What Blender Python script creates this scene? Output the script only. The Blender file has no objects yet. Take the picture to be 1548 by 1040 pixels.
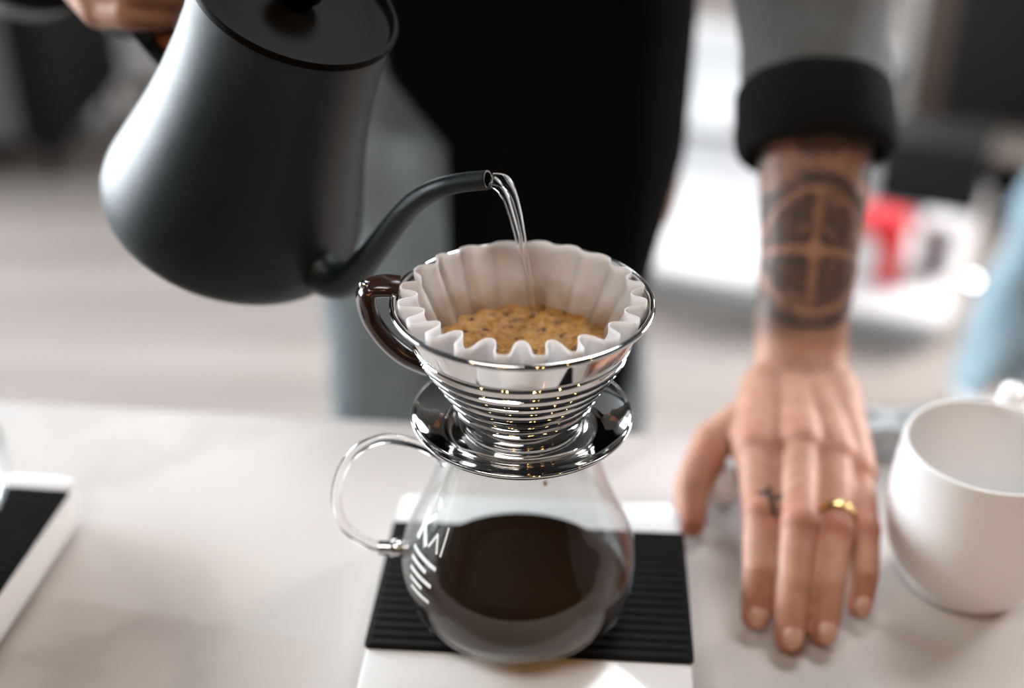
import bpy, bmesh, math, random
from mathutils import Vector, Matrix, noise
random.seed(7)
PI = math.pi
S = bpy.context.scene
COL = S.collection

# ---------------------------------------------------------------- camera
CAM = Vector((0, -.49, .469)); FPX = 1900.0; PITCH = math.radians(30)
cd = bpy.data.cameras.new('camera'); cam = bpy.data.objects.new('camera', cd); COL.objects.link(cam)
cam.location = CAM; cam.rotation_euler = (PI/2 - PITCH, 0, 0)
cd.sensor_width = 36; cd.lens = FPX/1548*36; cd.clip_start = .01; cd.clip_end = 60
cd.dof.use_dof = True; cd.dof.focus_distance = .548; cd.dof.aperture_fstop = 2.5
S.camera = cam

# ---------------------------------------------------------------- world, light, exposure
w = bpy.data.worlds.new('sky'); S.world = w; w.use_nodes = True
bg = w.node_tree.nodes['Background']; bg.inputs[0].default_value = (.80, .88, 1, 1); bg.inputs[1].default_value = 1.0
S.view_settings.view_transform = 'Standard'; S.view_settings.look = 'None'
S.view_settings.gamma = 1; S.view_settings.use_curve_mapping = False
S.view_settings.exposure = 0.18

def area(name, loc, aim, sx, sy, power, col, spread=180):
    l = bpy.data.lights.new(name, 'AREA'); l.shape = 'RECTANGLE'; l.size = sx; l.size_y = sy
    l.energy = power; l.color = col; l.spread = math.radians(spread)
    o = bpy.data.objects.new(name, l); COL.objects.link(o); o.location = loc
    o.rotation_euler = (Vector(aim)-Vector(loc)).to_track_quat('-Z', 'Y').to_euler()
    return o
area('window_light_left', (-5.10, 2.4, .95), (0, 1.2, .4), 4.6, 2.0, 1150, (.86, .94, 1))
area('window_light_back', (.4, 5.30, .95), (.4, 0, .5), 6.4, 1.6, 230, (.92, .96, 1))
area('window_light_right', (4.30, 3.2, .75), (1.0, 1.7, -.9), 2.6, 1.7, 150, (1, .95, .93), 60)
area('skylight_panel', (.55, 1.05, 2.10), (.0, .2, 0), 0.9, .75, 46, (.90, .95, 1))

area('front_fill', (-.5, -.75, 2.10), (0, 0, 0), 1.1, .7, 25, (1, .93, .86))  # added fill from above, lifts the filter paper and scale front

try:
    S.cycles.caustics_reflective = False; S.cycles.caustics_refractive = False
    S.cycles.max_bounces = 14; S.cycles.transmission_bounces = 14; S.cycles.transparent_max_bounces = 16
    S.cycles.sample_clamp_indirect = 6
except Exception: pass

# ---------------------------------------------------------------- helpers
def at(px, py, z=None, y=None):
    "turn a pixel of the photograph and one known coordinate into a real point"
    f = Vector((0, math.cos(PITCH), -math.sin(PITCH))); u = Vector((0, math.sin(PITCH), math.cos(PITCH)))
    d = f + Vector(((px-774)/FPX, 0, 0)) + u*((520-py)/FPX)
    t = (z-CAM.z)/d.z if z is not None else (y-CAM.y)/d.y
    return CAM + d*t

MATS = {}
def mat(name, col=(.8,.8,.8), rough=.5, metal=0, spec=.5, trans=0, ior=1.45, emit=None, estr=0, sheen=0, coat=0, sss=0):
    m = bpy.data.materials.new(name); m.use_nodes = True
    p = m.node_tree.nodes['Principled BSDF']; I = p.inputs
    I['Base Color'].default_value = (*col, 1); I['Roughness'].default_value = rough; I['Metallic'].default_value = metal
    I['Specular IOR Level'].default_value = spec; I['Transmission Weight'].default_value = trans; I['IOR'].default_value = ior
    I['Sheen Weight'].default_value = sheen; I['Coat Weight'].default_value = coat; I['Coat Roughness'].default_value = .1
    if sss: I['Subsurface Weight'].default_value = sss; I['Subsurface Radius'].default_value = (.01, .004, .002); I['Subsurface Scale'].default_value = 1
    if emit: I['Emission Color'].default_value = (*emit, 1); I['Emission Strength'].default_value = estr
    MATS[name] = m
    return m
def nodes(m): return m.node_tree.nodes, m.node_tree.links, m.node_tree.nodes['Principled BSDF']
def noise_col(m, scale, stops, detail=4, coord='Object', stretch=(1,1,1), bump=0, bscale=None, dist=.002):
    N, L, P = nodes(m)
    tc = N.new('ShaderNodeTexCoord'); mp = N.new('ShaderNodeMapping'); mp.inputs['Scale'].default_value = stretch
    L.new(tc.outputs[coord], mp.inputs[0])
    n = N.new('ShaderNodeTexNoise'); n.inputs['Scale'].default_value = scale; n.inputs['Detail'].default_value = detail
    L.new(mp.outputs[0], n.inputs['Vector'])
    if stops:
        r = N.new('ShaderNodeValToRGB'); e = r.color_ramp.elements
        while len(e) < len(stops): e.new(.5)
        for k, (p, c) in enumerate(stops): e[k].position = p; e[k].color = (*c, 1)
        L.new(n.outputs['Fac'], r.inputs[0]); L.new(r.outputs[0], P.inputs['Base Color'])
    if bump:
        n2 = n
        if bscale:
            n2 = N.new('ShaderNodeTexNoise'); n2.inputs['Scale'].default_value = bscale; n2.inputs['Detail'].default_value = 3
            L.new(mp.outputs[0], n2.inputs['Vector'])
        b = N.new('ShaderNodeBump'); b.inputs['Strength'].default_value = bump; b.inputs['Distance'].default_value = dist
        L.new(n2.outputs['Fac'], b.inputs['Height']); L.new(b.outputs[0], P.inputs['Normal'])
    return m

# ---- mesh data makers: every maker returns (verts, faces)
def join(*parts):
    V, Fc = [], []
    for v, f in parts:
        o = len(V); V += [tuple(q) for q in v]; Fc += [tuple(i+o for i in q) for q in f]
    return V, Fc
def xf(part, M): return [tuple(M @ Vector(v)) for v in part[0]], part[1]
def box(x0, x1, y0, y1, z0, z1, b=0):
    if b <= 0:
        V = [(x,y,z) for z in (z0,z1) for y in (y0,y1) for x in (x0,x1)]
        return V, [(0,2,3,1),(4,5,7,6),(0,1,5,4),(2,6,7,3),(0,4,6,2),(1,3,7,5)]
    bm = bmesh.new(); bmesh.ops.create_cube(bm, size=1)
    for v in bm.verts: v.co = Vector(((x0+x1)/2+v.co.x*(x1-x0), (y0+y1)/2+v.co.y*(y1-y0), (z0+z1)/2+v.co.z*(z1-z0)))
    bmesh.ops.bevel(bm, geom=bm.edges[:], offset=b, segments=3, profile=.5, affect='EDGES')
    bm.verts.index_update(); r = ([tuple(v.co) for v in bm.verts], [tuple(v.index for v in f.verts) for f in bm.faces]); bm.free(); return r
def rbox(x0, x1, y0, y1, z0, z1, r, b=.002, seg=6):
    "slab with rounded plan corners and softened top and bottom edges"
    def ring(ins, z):
        out = []
        for cx, cy, a0 in ((x1-r, y1-r, 0), (x0+r, y1-r, PI/2), (x0+r, y0+r, PI), (x1-r, y0+r, 1.5*PI)):
            for k in range(seg+1):
                a = a0 + k/seg*PI/2; rr = max(r-ins, 1e-4); out.append((cx+rr*math.cos(a), cy+rr*math.sin(a), z))
        return out
    n = 4*(seg+1); rings = [ring(b, z0), ring(b*.3, z0+b*.3), ring(0, z0+b), ring(0, z1-b), ring(b*.3, z1-b*.3), ring(b, z1)]
    V = sum(rings, []); Fc = []
    for i in range(len(rings)-1):
        for k in range(n): Fc.append((i*n+k, i*n+(k+1)%n, (i+1)*n+(k+1)%n, (i+1)*n+k))
    Fc.append(tuple(range(n-1, -1, -1))); Fc.append(tuple(range((len(rings)-1)*n, len(rings)*n)))
    return V, Fc
def lathe(prof, n=96, closed=False):
    V, Fc = [], []
    for r, z in prof:
        for k in range(n): a = 2*PI*k/n; V.append((r*math.cos(a), r*math.sin(a), z))
    m = len(prof)
    for i in range(m if closed else m-1):
        j = (i+1) % m
        for k in range(n): Fc.append((i*n+k, i*n+(k+1)%n, j*n+(k+1)%n, j*n+k))
    if not closed:
        if prof[0][0] > 1e-5: pass
    return V, Fc
def cap_lathe(prof, n=96):
    V, Fc = lathe(prof, n); m = len(prof)
    Fc.append(tuple(range(n-1, -1, -1))); Fc.append(tuple(range((m-1)*n, m*n)))
    return V, Fc
def smooth_path(P, sub=6):
    P = [Vector(p) for p in P]; out = []
    for i in range(len(P)-1):
        p0 = P[max(i-1,0)]; p1 = P[i]; p2 = P[i+1]; p3 = P[min(i+2, len(P)-1)]
        for k in range(sub):
            t = k/sub
            out.append(.5*((2*p1)+(p2-p0)*t+(2*p0-5*p1+4*p2-p3)*t*t+(3*p1-p0-3*p2+p3)*t**3))
    out.append(P[-1]); return out
def smooth_vals(R, sub=6):
    return [q.x for q in smooth_path([(r,0,0) for r in R], sub)]
def tube(P, R, n=16, caps=True, flat=None, up=None):
    "sweep a circle (or an ellipse: flat = second radius factor) along a path"
    P = [Vector(p) for p in P]
    if not hasattr(R, '__len__'): R = [R]*len(P)
    V, Fc = [], []; prev = None
    for i, p in enumerate(P):
        t = (P[min(i+1,len(P)-1)]-P[max(i-1,0)]).normalized()
        if prev is None:
            a = Vector(up) if up else (Vector((0,0,1)) if abs(t.z) < .9 else Vector((1,0,0)))
            e1 = (a - t*a.dot(t)).normalized()
        else:
            e1 = (prev - t*prev.dot(t)).normalized()
        prev = e1; e2 = t.cross(e1); fl = flat if flat else 1
        for k in range(n):
            a = 2*PI*k/n; V.append(tuple(p + R[i]*(math.cos(a)*e1*fl + math.sin(a)*e2)))
    for i in range(len(P)-1):
        for k in range(n): Fc.append((i*n+k, i*n+(k+1)%n, (i+1)*n+(k+1)%n, (i+1)*n+k))
    if caps: Fc.append(tuple(range(n-1,-1,-1))); Fc.append(tuple(range((len(P)-1)*n, len(P)*n)))
    return V, Fc
def shell_tube(P, R, th, n=32, flat=None, up=None):
    "open sleeve with wall thickness"
    a = tube(P, R, n, False, flat, up); b = tube(P, [r-th for r in (R if hasattr(R,'__len__') else [R]*len(P))], n, False, flat, up)
    V, Fc = join(a, (b[0], [tuple(reversed(f)) for f in b[1]])); m = len(a[0])
    for k in range(n):
        Fc.append((k, m+k, m+(k+1)%n, (k+1)%n)); q = m-n
        Fc.append((q+k, q+(k+1)%n, m+q+(k+1)%n, m+q+k))
    return V, Fc
def ball(c, r, n=20, m=12, s=(1,1,1)):
    V, Fc = [], []
    for i in range(m+1):
        a = PI*i/m
        for k in range(n): b = 2*PI*k/n; V.append((c[0]+r*s[0]*math.sin(a)*math.cos(b), c[1]+r*s[1]*math.sin(a)*math.sin(b), c[2]+r*s[2]*math.cos(a)))
    for i in range(m):
        for k in range(n): Fc.append((i*n+k, (i+1)*n+k, (i+1)*n+(k+1)%n, i*n+(k+1)%n))
    return V, Fc
def loft(rings):
    "rings: (centre, rx, ry, power) stacked ellipses, capped"
    n = 48; V, Fc = [], []
    for (cx, cy, cz, rx, ry) in rings:
        for k in range(n):
            a = 2*PI*k/n; c, s = math.cos(a), math.sin(a); q = 2/2.4
            V.append((cx+rx*math.copysign(abs(c)**q, c), cy+ry*math.copysign(abs(s)**q, s), cz))
    for i in range(len(rings)-1):
        for k in range(n): Fc.append((i*n+k, i*n+(k+1)%n, (i+1)*n+(k+1)%n, (i+1)*n+k))
    Fc.append(tuple(range(n-1,-1,-1))); Fc.append(tuple(range((len(rings)-1)*n, len(rings)*n)))
    return V, Fc

def obj(name, part, m, parent=None, smooth=True, angle=40, bevel=0):
    me = bpy.data.meshes.new(name); V, Fc = part
    me.from_pydata([tuple(v) for v in V], [], Fc); me.validate(); me.update()
    bm = bmesh.new(); bm.from_mesh(me); bmesh.ops.remove_doubles(bm, verts=bm.verts, dist=1e-7)
    bmesh.ops.recalc_face_normals(bm, faces=bm.faces); bm.to_mesh(me); bm.free()
    if m: me.materials.append(m)
    o = bpy.data.objects.new(name, me); COL.objects.link(o)
    if smooth:
        try: me.shade_smooth(); me.set_sharp_from_angle(angle=math.radians(angle))
        except Exception:
            for p in me.polygons: p.use_smooth = True
    if bevel:
        md = o.modifiers.new('edge', 'BEVEL'); md.width = bevel; md.segments = 3; md.limit_method = 'ANGLE'
    if parent: o.parent = parent
    return o
def tag(o, label, cat, group=None, kind=None):
    o['label'] = label; o['category'] = cat
    if group: o['group'] = group
    if kind: o['kind'] = kind
    return o
def thing(name, label, cat, loc=(0,0,0), rot=(0,0,0), group=None):
    o = bpy.data.objects.new(name, None); COL.objects.link(o); o.location = loc; o.rotation_euler = rot
    o.empty_display_size = .03
    return tag(o, label, cat, group)
def struct(name, part, m, parent=None, **k):
    o = obj(name, part, m, parent, **k)
    if not parent: o['kind'] = 'structure'
    return o

# ---------------------------------------------------------------- materials
M_counter = noise_col(mat('counter_stone', rough=.45, spec=.35), 3.2,
    [(0, (.50,.47,.445)), (.46, (.50,.47,.445)), (.50, (.43,.40,.38)), (.54, (.51,.48,.455)), (1, (.53,.50,.475))], detail=9)
M_floor = mat('floor_boards', rough=.55)
M_wall = mat('plaster_wall', (.16,.155,.15), .9); M_ceil = mat('dark_ceiling', (.05,.05,.05), .9)
M_frame = mat('window_frame_paint', (.05,.05,.05), .5)
M_white = mat('white_plastic', (.80,.80,.80), .22, coat=.3)
M_rubber = noise_col(mat('black_rubber', (.005,.005,.005), .7, spec=.12), 60, [(0,(.004,.004,.004)),(1,(.007,.007,.007))], bump=.1, bscale=900, dist=.0003)
M_steel = mat('polished_steel', (.74,.73,.72), .045, metal=1)
M_bake = mat('brown_bakelite', (.030,.013,.009), .16, coat=.5)
M_glass = mat('clear_glass', (1,1,1), 0, trans=1, ior=1.45)
M_thin = mat('thin_glass')
N, L, P = nodes(M_thin)
tb = N.new('ShaderNodeBsdfTransparent'); tb.inputs[0].default_value = (.985,.99,.988,1); gb = N.new('ShaderNodeBsdfGlossy'); gb.inputs['Roughness'].default_value = .01
lw = N.new('ShaderNodeLayerWeight'); lw.inputs[0].default_value = .5
p5 = N.new('ShaderNodeMath'); p5.operation = 'POWER'; p5.inputs[1].default_value = 4.8; L.new(lw.outputs['Facing'], p5.inputs[0])
ma = N.new('ShaderNodeMath'); ma.operation = 'MULTIPLY_ADD'; ma.inputs[1].default_value = .80; ma.inputs[2].default_value = .055; L.new(p5.outputs[0], ma.inputs[0])
mg_ = N.new('ShaderNodeMixShader'); L.new(ma.outputs[0], mg_.inputs[0]); L.new(tb.outputs[0], mg_.inputs[1]); L.new(gb.outputs[0], mg_.inputs[2])
L.new(mg_.outputs[0], [n for n in N if n.type == 'OUTPUT_MATERIAL'][0].inputs['Surface'])
M_kettle = noise_col(mat('matt_black_coating', (.005,.010,.011), .44, spec=.42), 40, [(0,(.004,.009,.010)),(1,(.006,.012,.013))], bump=.05, bscale=1500, dist=.0002)
M_lid = mat('glossy_black', (.004,.003,.002), .5, spec=.05)
M_ceramic = mat('white_ceramic', (.84,.84,.84), .30, coat=.25)
M_gold = mat('gold', (.9,.62,.25), .2, metal=1)
M_sweat = noise_col(mat('grey_knit', (.1,.1,.1), .95, spec=.1, sheen=.2), 260, [(0,(.075,.082,.086)),(1,(.16,.17,.175))], bump=.4, bscale=700, dist=.001)
M_cuff = mat('dark_cuff', (.008,.008,.008), .95, spec=.1)
M_apron = noise_col(mat('black_apron', (.003,.003,.003), .95, spec=.05), 30, [(0,(.0015,.0015,.0015)),(1,(.0035,.0035,.0035))], bump=.3, bscale=9, dist=.01)
M_denim = noise_col(mat('grey_denim', (.06,.07,.075), .9, spec=.15), 90, [(0,(.13,.155,.165)),(1,(.22,.25,.26))], bump=.3, bscale=14, dist=.008)
M_jeans = noise_col(mat('pale_blue_denim', (.3,.5,.6), .85), 6, [(0,(.18,.27,.32)),(1,(.30,.385,.43))], detail=2)
M_hair = mat('dark_hair', (.02,.012,.008), .6)
M_warm = mat('warm_bulb', (1,.8,.5), .4, emit=(1,.50,.16), estr=130)
M_black = mat('black_lacquer', (.008,.008,.008), .7, spec=.2)
M_taupe = mat('taupe_wood', (.26,.22,.19), .6)
M_red = mat('red_card', (.62,.02,.03), .5)
M_brown = mat('brown_box', (.05,.03,.02), .7)
M_glint = mat('glint_glow', (1,1,1), .4, emit=(1,.97,.93), estr=9)  # glow for the discs that imitate blurred glints

# floor: procedural boards, tone varying in streaks
N, L, P = nodes(M_floor)
tc = N.new('ShaderNodeTexCoord'); mp = N.new('ShaderNodeMapping'); mp.inputs['Scale'].default_value = (.5,5.5,1); mp.inputs['Rotation'].default_value = (0,0,.06)
L.new(tc.outputs['Object'], mp.inputs[0])
n1 = N.new('ShaderNodeTexNoise'); n1.inputs['Scale'].default_value = 1.6; n1.inputs['Detail'].default_value = 5; L.new(mp.outputs[0], n1.inputs['Vector'])
rp = N.new('ShaderNodeValToRGB'); rp.color_ramp.elements[0].color = (.175,.148,.132,1); rp.color_ramp.elements[1].color = (.29,.252,.23,1)
rp.color_ramp.elements[0].position = .3; rp.color_ramp.elements[1].position = .7
L.new(n1.outputs['Fac'], rp.inputs[0]); L.new(rp.outputs[0], P.inputs['Base Color'])

# ---------------------------------------------------------------- the room
FZ = -.92
X0, X1, Y0, Y1, ZC = -5.2, 4.4, -3.2, 5.4, 2.15
struct('floor', box(X0-.1, X1+.1, Y0-.1, Y1+.1, FZ-.08, FZ), M_floor)
struct('ceiling', box(X0-.1, X1+.1, Y0-.1, Y1+.1, ZC, ZC+.08), M_ceil)
def wall_open(name, axis, c, a0, a1, openings):
    "wall slab with rectangular openings; openings = (a, b, z0, z1)"
    parts = []; cur = a0
    def bx(a, b, z0, z1):
        return box(c, c+.1, a, b, z0, z1) if axis == 'x' else box(a, b, c, c+.1, z0, z1)
    for a, b, z0, z1 in openings:
        parts += [bx(cur, a, FZ, ZC), bx(a, b, FZ, z0), bx(a, b, z1, ZC)]; cur = b
    parts.append(bx(cur, a1, FZ, ZC))
    return struct(name, join(*parts), M_wall)
wall_open('wall_left', 'x', X0-.1, Y0, Y1, [(.1, 4.7, -.05, 1.95)])
wall_open('wall_right', 'x', X1, Y0, Y1, [(1.9, 4.5, -.1, 1.6)])
wall_open('wall_back', 'y', Y1, X0, X1, [(-2.8, 3.6, .15, 1.75)])
wf = wall_open('wall_front', 'y', Y0-.1, X0, X1, []); wf.data.materials[0] = mat('dark_panelling', (.02,.017,.015), .7)
def window(n, axis, c, a, b, z0, z1, cols):
    fr = []
    def bx(p, q, r, s, d0=.03, d1=.07): return box(c+d0, c+d1, p, q, r, s) if axis == 'x' else box(p, q, c+d0, c+d1, r, s)
    for k in range(cols+1):
        q = a+(b-a)*k/cols; fr.append(bx(q-.03, q+.03, z0, z1))
    for z in (z0+.03, z1-.03): fr.append(bx(a, b, z-.03, z+.03))
    f = struct('window_%d' % n, join(*fr), M_frame, smooth=False)
    obj('pane', bx(a, b, z0, z1, .048, .052), M_glass, f, smooth=False)
window(1, 'x', X0-.1, .1, 4.7, -.05, 1.95, 4)
window(2, 'y', Y1, -2.8, 3.6, .15, 1.75, 6)
window(3, 'x', X1, 1.9, 4.5, -.1, 1.6, 3)

# warm pendant lamps of the bar, behind the photographer
M_shade = mat('black_shade', (.02,.02,.02), .4)
for k, (x, y, z) in enumerate([(-1.3,-1.5,1.15), (-.45,-1.7,1.15), (.35,-1.6,1.2), (1.1,-1.4,1.15), (1.9,-1.2,1.2), (.75,-2.4,1.5), (-.9,-2.5,1.5)]):
    t = thing('pendant_lamp', 'black dome pendant lamp with warm bulb hanging behind the counter', 'lamp', (x,y,z), group='warm pendant lamps over the bar')
    obj('shade', lathe([(.012,.12),(.03,.115),(.08,.08),(.11,.02),(.113,0),(.108,.002),(.075,.075),(.012,.11)], 32), M_shade, t)
    obj('cord', tube([(0,0,.11),(0,0,ZC-z)], .003, 8), M_shade, t)
    obj('bulb', ball((0,0,.03), .035), M_warm, t)
t = thing('ceiling_light', 'wide flat ceiling light panel above the far side of the counter', 'light', (.55,1.05,2.12))
obj('housing', box(-.48,.48,-.41,.41,0,.03,.004), M_frame, t)
o = obj('diffuser', box(-.45,.45,-.375,.375,-.006,.0), mat('panel_glow', (1,1,1), .5, emit=(.93,.96,1), estr=1.0), t)

t2 = thing('ceiling_light', 'added flat oblong fill panel, unseen, overhead on the near side', 'light', (-.5,-.75,2.12))  # body given to the added front fill, out of view
obj('housing', box(-.58,.58,-.38,.38,0,.03,.004), M_frame, t2); obj('diffuser', box(-.55,.55,-.35,.35,-.006,.0), bpy.data.materials['panel_glow'], t2)
# ---------------------------------------------------------------- counter
YAW = math.radians(-5.3)
E0 = at(520, 632, z=0)
ct = thing('bar_counter', 'long white stone topped bar counter in front of the barista', 'counter', (E0.x, E0.y, 0), (0,0,YAW))
obj('worktop', rbox(-1.6, 1.9, -.46, 0, -.04, 0, .01, .003), M_counter, ct)
obj('cabinet', box(-1.55, 1.85, -.43, -.06, FZ, -.04), mat('counter_cabinet', (.35,.34,.33), .6), ct, smooth=False)

bb = thing('unseen_dark_cabinet', 'added dark cabinet, unseen behind the photographer, darkening the steel reflections', 'cabinet', (0, -1.55, FZ))  # added out of view to cut bounce and keep steel reflections dark
obj('carcass', box(-1.9,1.9,-.3,.25,.08,.92), M_black, bb, smooth=False); obj('worktop', box(-1.92,1.92,-.3,.28,.92,.95,.004), M_black, bb, smooth=False)
for k in range(6): obj('door', box(-1.88+k*.63,-1.88+k*.63+.60,.25,.268,.10,.90,.003), M_black, bb, smooth=False)

# ---------------------------------------------------------------- scales
def scale_thing(loc, yaw, label, d_front, d_back, dark=None):
    t = thing('digital_scale', label, 'scale', loc, (0,0,yaw), 'white digital coffee scales on the counter')
    W = .0805
    obj('body', rbox(-W, W, -d_front, d_back, .003, .029, .010, .003), M_white, t)
    for sx in (-.06, .06):
        for sy in (-d_front+.02, d_back-.02): obj('foot', cap_lathe([(.008,0),(.009,.001),(.009,.0032)], 20), M_rubber, t).location = (sx, sy, 0)
    pad = obj('rubber_pad', rbox(-W-.0006, W+.0006, -.0500, .0505, .0288, .0306, .003, .0006), M_rubber, t)
    rib = None; n = 16
    for k in range(n):
        y = -.0465 + k*(.0935/(n-1))
        if rib is None:
            rib = obj('pad_rib', box(-W+.002, W-.002, -.0020, .0020, 0, .0008, .0003), M_rubber, pad); r = rib
        else:
            r = rib.copy(); COL.objects.link(r); r.parent = pad
        r.location = (0, y, .0305)
    return t
pc = at(600,787,z=.031)*.25 + at(1035,803,z=.031)*.25 + at(545,975,z=.031)*.25 + at(1048,1005,z=.031)*.25
sc = scale_thing((pc.x, pc.y, 0), math.radians(-3.9), 'white digital scale under the glass coffee server, black ribbed pad on top', .094, .080)
obj('power_light', ball((.036, -.066, .0292), .0016, s=(1,1,.3)), mat('pink_led', (1,.7,.6), .4, emit=(1,.62,.52), estr=1.2), sc)
ps = at(105,740,z=.031)
a = math.radians(-6.5); W = .0805
cx = ps.x - (W*math.cos(a) - .0505*math.sin(a)); cy = ps.y - (W*math.sin(a) + .0505*math.cos(a))
scale_thing((cx, cy, 0), a, 'white digital scale at the left edge of the frame, ribbed black pad partly seen', .094, .066)

# ---------------------------------------------------------------- glass server
SX, SY = .0035, 0.0
PZ = .0318
def glass_server(loc, label, rotz=0):
    t = thing('glass_server', label, 'coffee server', loc, (0,0,rotz), 'glass coffee servers on the scales')
    outer = [(.0, .0002),(.030,.0002),(.040,.0008),(.0475,.0045),(.0535,.0115),(.0572,.0215),(.0583,.033),(.0572,.043),(.0535,.053),(.0475,.066),(.0425,.079),(.0385,.092),(.0358,.102),(.0350,.108),(.0355,.1125)]
    th = .0013
    inner = [(max(r-th,0), z+(.0014 if z < .005 else (.0008 if z<.02 else 0))) for r, z in outer]
    so = smooth_path([(r,0,z) for r,z in outer], 4); si = smooth_path([(r,0,z) for r,z in inner], 4)
    prof = [(max(p.x,0), p.z) for p in so] + [((so[-1].x+si[-1].x)/2, so[-1].z+.0009)] + [(max(p.x,0), p.z) for p in reversed(si)]
    obj('vessel', lathe(prof, 128), M_thin, t)
    return t, [(max(p.x,0), p.z) for p in si]
gs, si = glass_server((SX, SY, PZ), 'round bellied glass server half full of coffee on the middle scale')
# handle: bent glass rod held by a steel bead
hp = [at(672,700,y=0), at(655,683,y=0), at(620,668,y=0), at(575,664,y=0), at(535,684,y=0), at(513,722,y=0), at(509,765,y=0), at(525,800,y=0), at(560,822,y=0), at(592,829,y=0), at(612,829,y=0)]
off = Vector((SX, SY, PZ))
obj('handle', tube(smooth_path([p-off for p in hp], 8), .0025, 20), M_glass, gs)
q = at(600,829,y=0)-off
obj('handle_bead', join(ball(tuple(q), .0048, s=(1.1,1,1)), tube([q+Vector((-.009,0,.0005)), q+Vector((.006,0,0))], .0036, 16)), M_steel, gs)
# white print on the left of the belly (illegible mark, short lines, measuring ticks)
def belly_r(z):
    for (r0,z0),(r1,z1) in zip(si, si[1:]):
        if z0 <= z <= z1 and z1 > z0: return r0+(r1-r0)*(z-z0)/(z1-z0)+.0014
    return .05
def patch(a0, a1, z0, z1, n=6):
    V, Fc = [], []
    for j in range(5):
        z = z0+(z1-z0)*j/4
        for i in range(n+1):
            aa = math.radians(a0+(a1-a0)*i/n); r = belly_r(z)+.00015; V.append((r*math.cos(aa), r*math.sin(aa), z))
    for j in range(4):
        for i in range(n): b = j*(n+1)+i; Fc.append((b, b+1, b+n+2, b+n+1))
    return V, Fc
def stroke(a0, z0, a1, z1, w=.0011):
    "painted stroke on the glass from (angle, z) to (angle, z)"
    V, Fc = [], []; n = 6; L_ = math.hypot(math.radians(a1-a0)*.055, z1-z0); nx, nz = -(z1-z0)/L_, math.radians(a1-a0)*.055/L_
    for i in range(n+1):
        t_ = i/n
        for s_ in (-.5, .5):
            aa = math.radians(a0+(a1-a0)*t_)+nx*s_*w/.055; z = z0+(z1-z0)*t_+nz*s_*w; r = belly_r(z)+.00016
            V.append((r*math.cos(aa), r*math.sin(aa), z))
    for i in range(n): Fc.append((2*i, 2*i+1, 2*i+3, 2*i+2))
    return V, Fc
pr = [stroke(209,.0775,209,.083,.004), stroke(207,.080,213,.080,.002), stroke(200,.058,200,.074,.0034), stroke(201,.0665,210,.0745,.0030), stroke(201,.0665,210,.0590,.0030), stroke(212,.060,216,.068,.0014), stroke(216,.068,220,.060,.0014), stroke(223,.074,223,.060,.0012)]
for k in range(5):
    z = .054-k*.0042; pr.append(stroke(200+k*2, z, 223-(k%2)*6, z, .0019))
obj('printed_marking', join(*pr), mat('white_enamel_print', (.85,.87,.86), .5), gs)

# coffee in the server: follows the inner wall
LZ = .0175
M_brew = mat('brewed_coffee', (.035,.016,.006), 0, trans=.6, ior=1.33)
N, L, P = nodes(M_brew); va = N.new('ShaderNodeVolumeAbsorption'); va.inputs['Color'].default_value = (.80,.55,.22,1); va.inputs['Density'].default_value = 90
L.new(va.outputs[0], [n for n in N if n.type == 'OUTPUT_MATERIAL'][0].inputs['Volume'])
cp = [(r-.0003 if r > .001 else 0, z+.0003) for r, z in si if z < LZ]
cp += [(belly_r(LZ)-.0018, LZ), (belly_r(LZ)-.004, LZ-.0003), (0, LZ-.0003)]
cf = obj('brewed_coffee', lathe(cp, 96), M_brew); cf.location = off; tag(cf, 'dark brewed coffee pooled in the bottom of the glass server', 'coffee')
dp = obj('coffee_drip', join(tube([(0,0,.108),(0,0,.099),(0,0,.092)], [.0010,.0009,.0006], 10), ball((.0002,0,.087), .0013, s=(1,1,1.9)), ball((0,0,.077), .0010, s=(1,1,1.6))), mat('amber_drip', (.55,.36,.16), .1, trans=.5, ior=1.33))
dp.location = (SX+.0125, SY, PZ); tag(dp, 'thin amber drip of coffee falling inside the glass server', 'coffee')

# ---------------------------------------------------------------- dripper
DX, DY = .0045, .0
dr = thing('coffee_dripper', 'polished steel ribbed dripper on the glass server', 'dripper', (DX, DY, 0))
# cone: straight top band, then seven steps with rolled ridges
zr = [.2078, .2030, .1865, .1800, .1735, .1670, .1608, .1550, .1500]
def cone_r(z):
    T = [(.147,.0285),(.150,.0288),(.155,.0297),(.161,.0318),(.169,.0358),(.184,.0448),(.2080,.0572)]
    for (z0,r0),(z1,r1) in zip(T, T[1:]):
        if z <= z1: return r0+(r1-r0)*(z-z0)/(z1-z0)
    return T[-1][1]
outer = []
rid = [.1905, .1842, .1782, .1724, .1668, .1614, .1560]
z = .2070
while z > .1468:
    r = cone_r(z)
    up = [q for q in rid if q >= z]; dn = [q for q in rid if q < z]
    if up and z > .150:                       # stepped wall: each step almost upright
        q0 = min(up); q1 = max(dn) if dn else .1500; rm = cone_r((q0+q1)/2)
        r = rm + (r-rm)*.25 if z > q1+.0003 else r
    d = min(abs(z-q) for q in rid)
    r += .0014*math.exp(-(d/.0009)**2)
    outer.append((r, z)); z -= .0003
inner = [(cone_r(z)-.0012, z) for z in [.1468+.004*k for k in range(16)] if z < .207]
rimz = .2080
lip = [(.0572+.0016*math.cos(a), rimz+.0016*math.sin(a)) for a in [math.radians(q) for q in range(240, -61-30, -20)]]
lip = [(.0573+.0015*math.cos(math.radians(q)), rimz+.0015*math.sin(math.radians(q))) for q in range(-60, 241, 20)]
prof = [(0, .1480), (.0200,.1478)] + inner + list(reversed(lip)) + outer + [(.0275,.1462),(0,.1462)]
obj('cone', lathe(prof, 160), M_steel, dr, angle=60)
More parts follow.
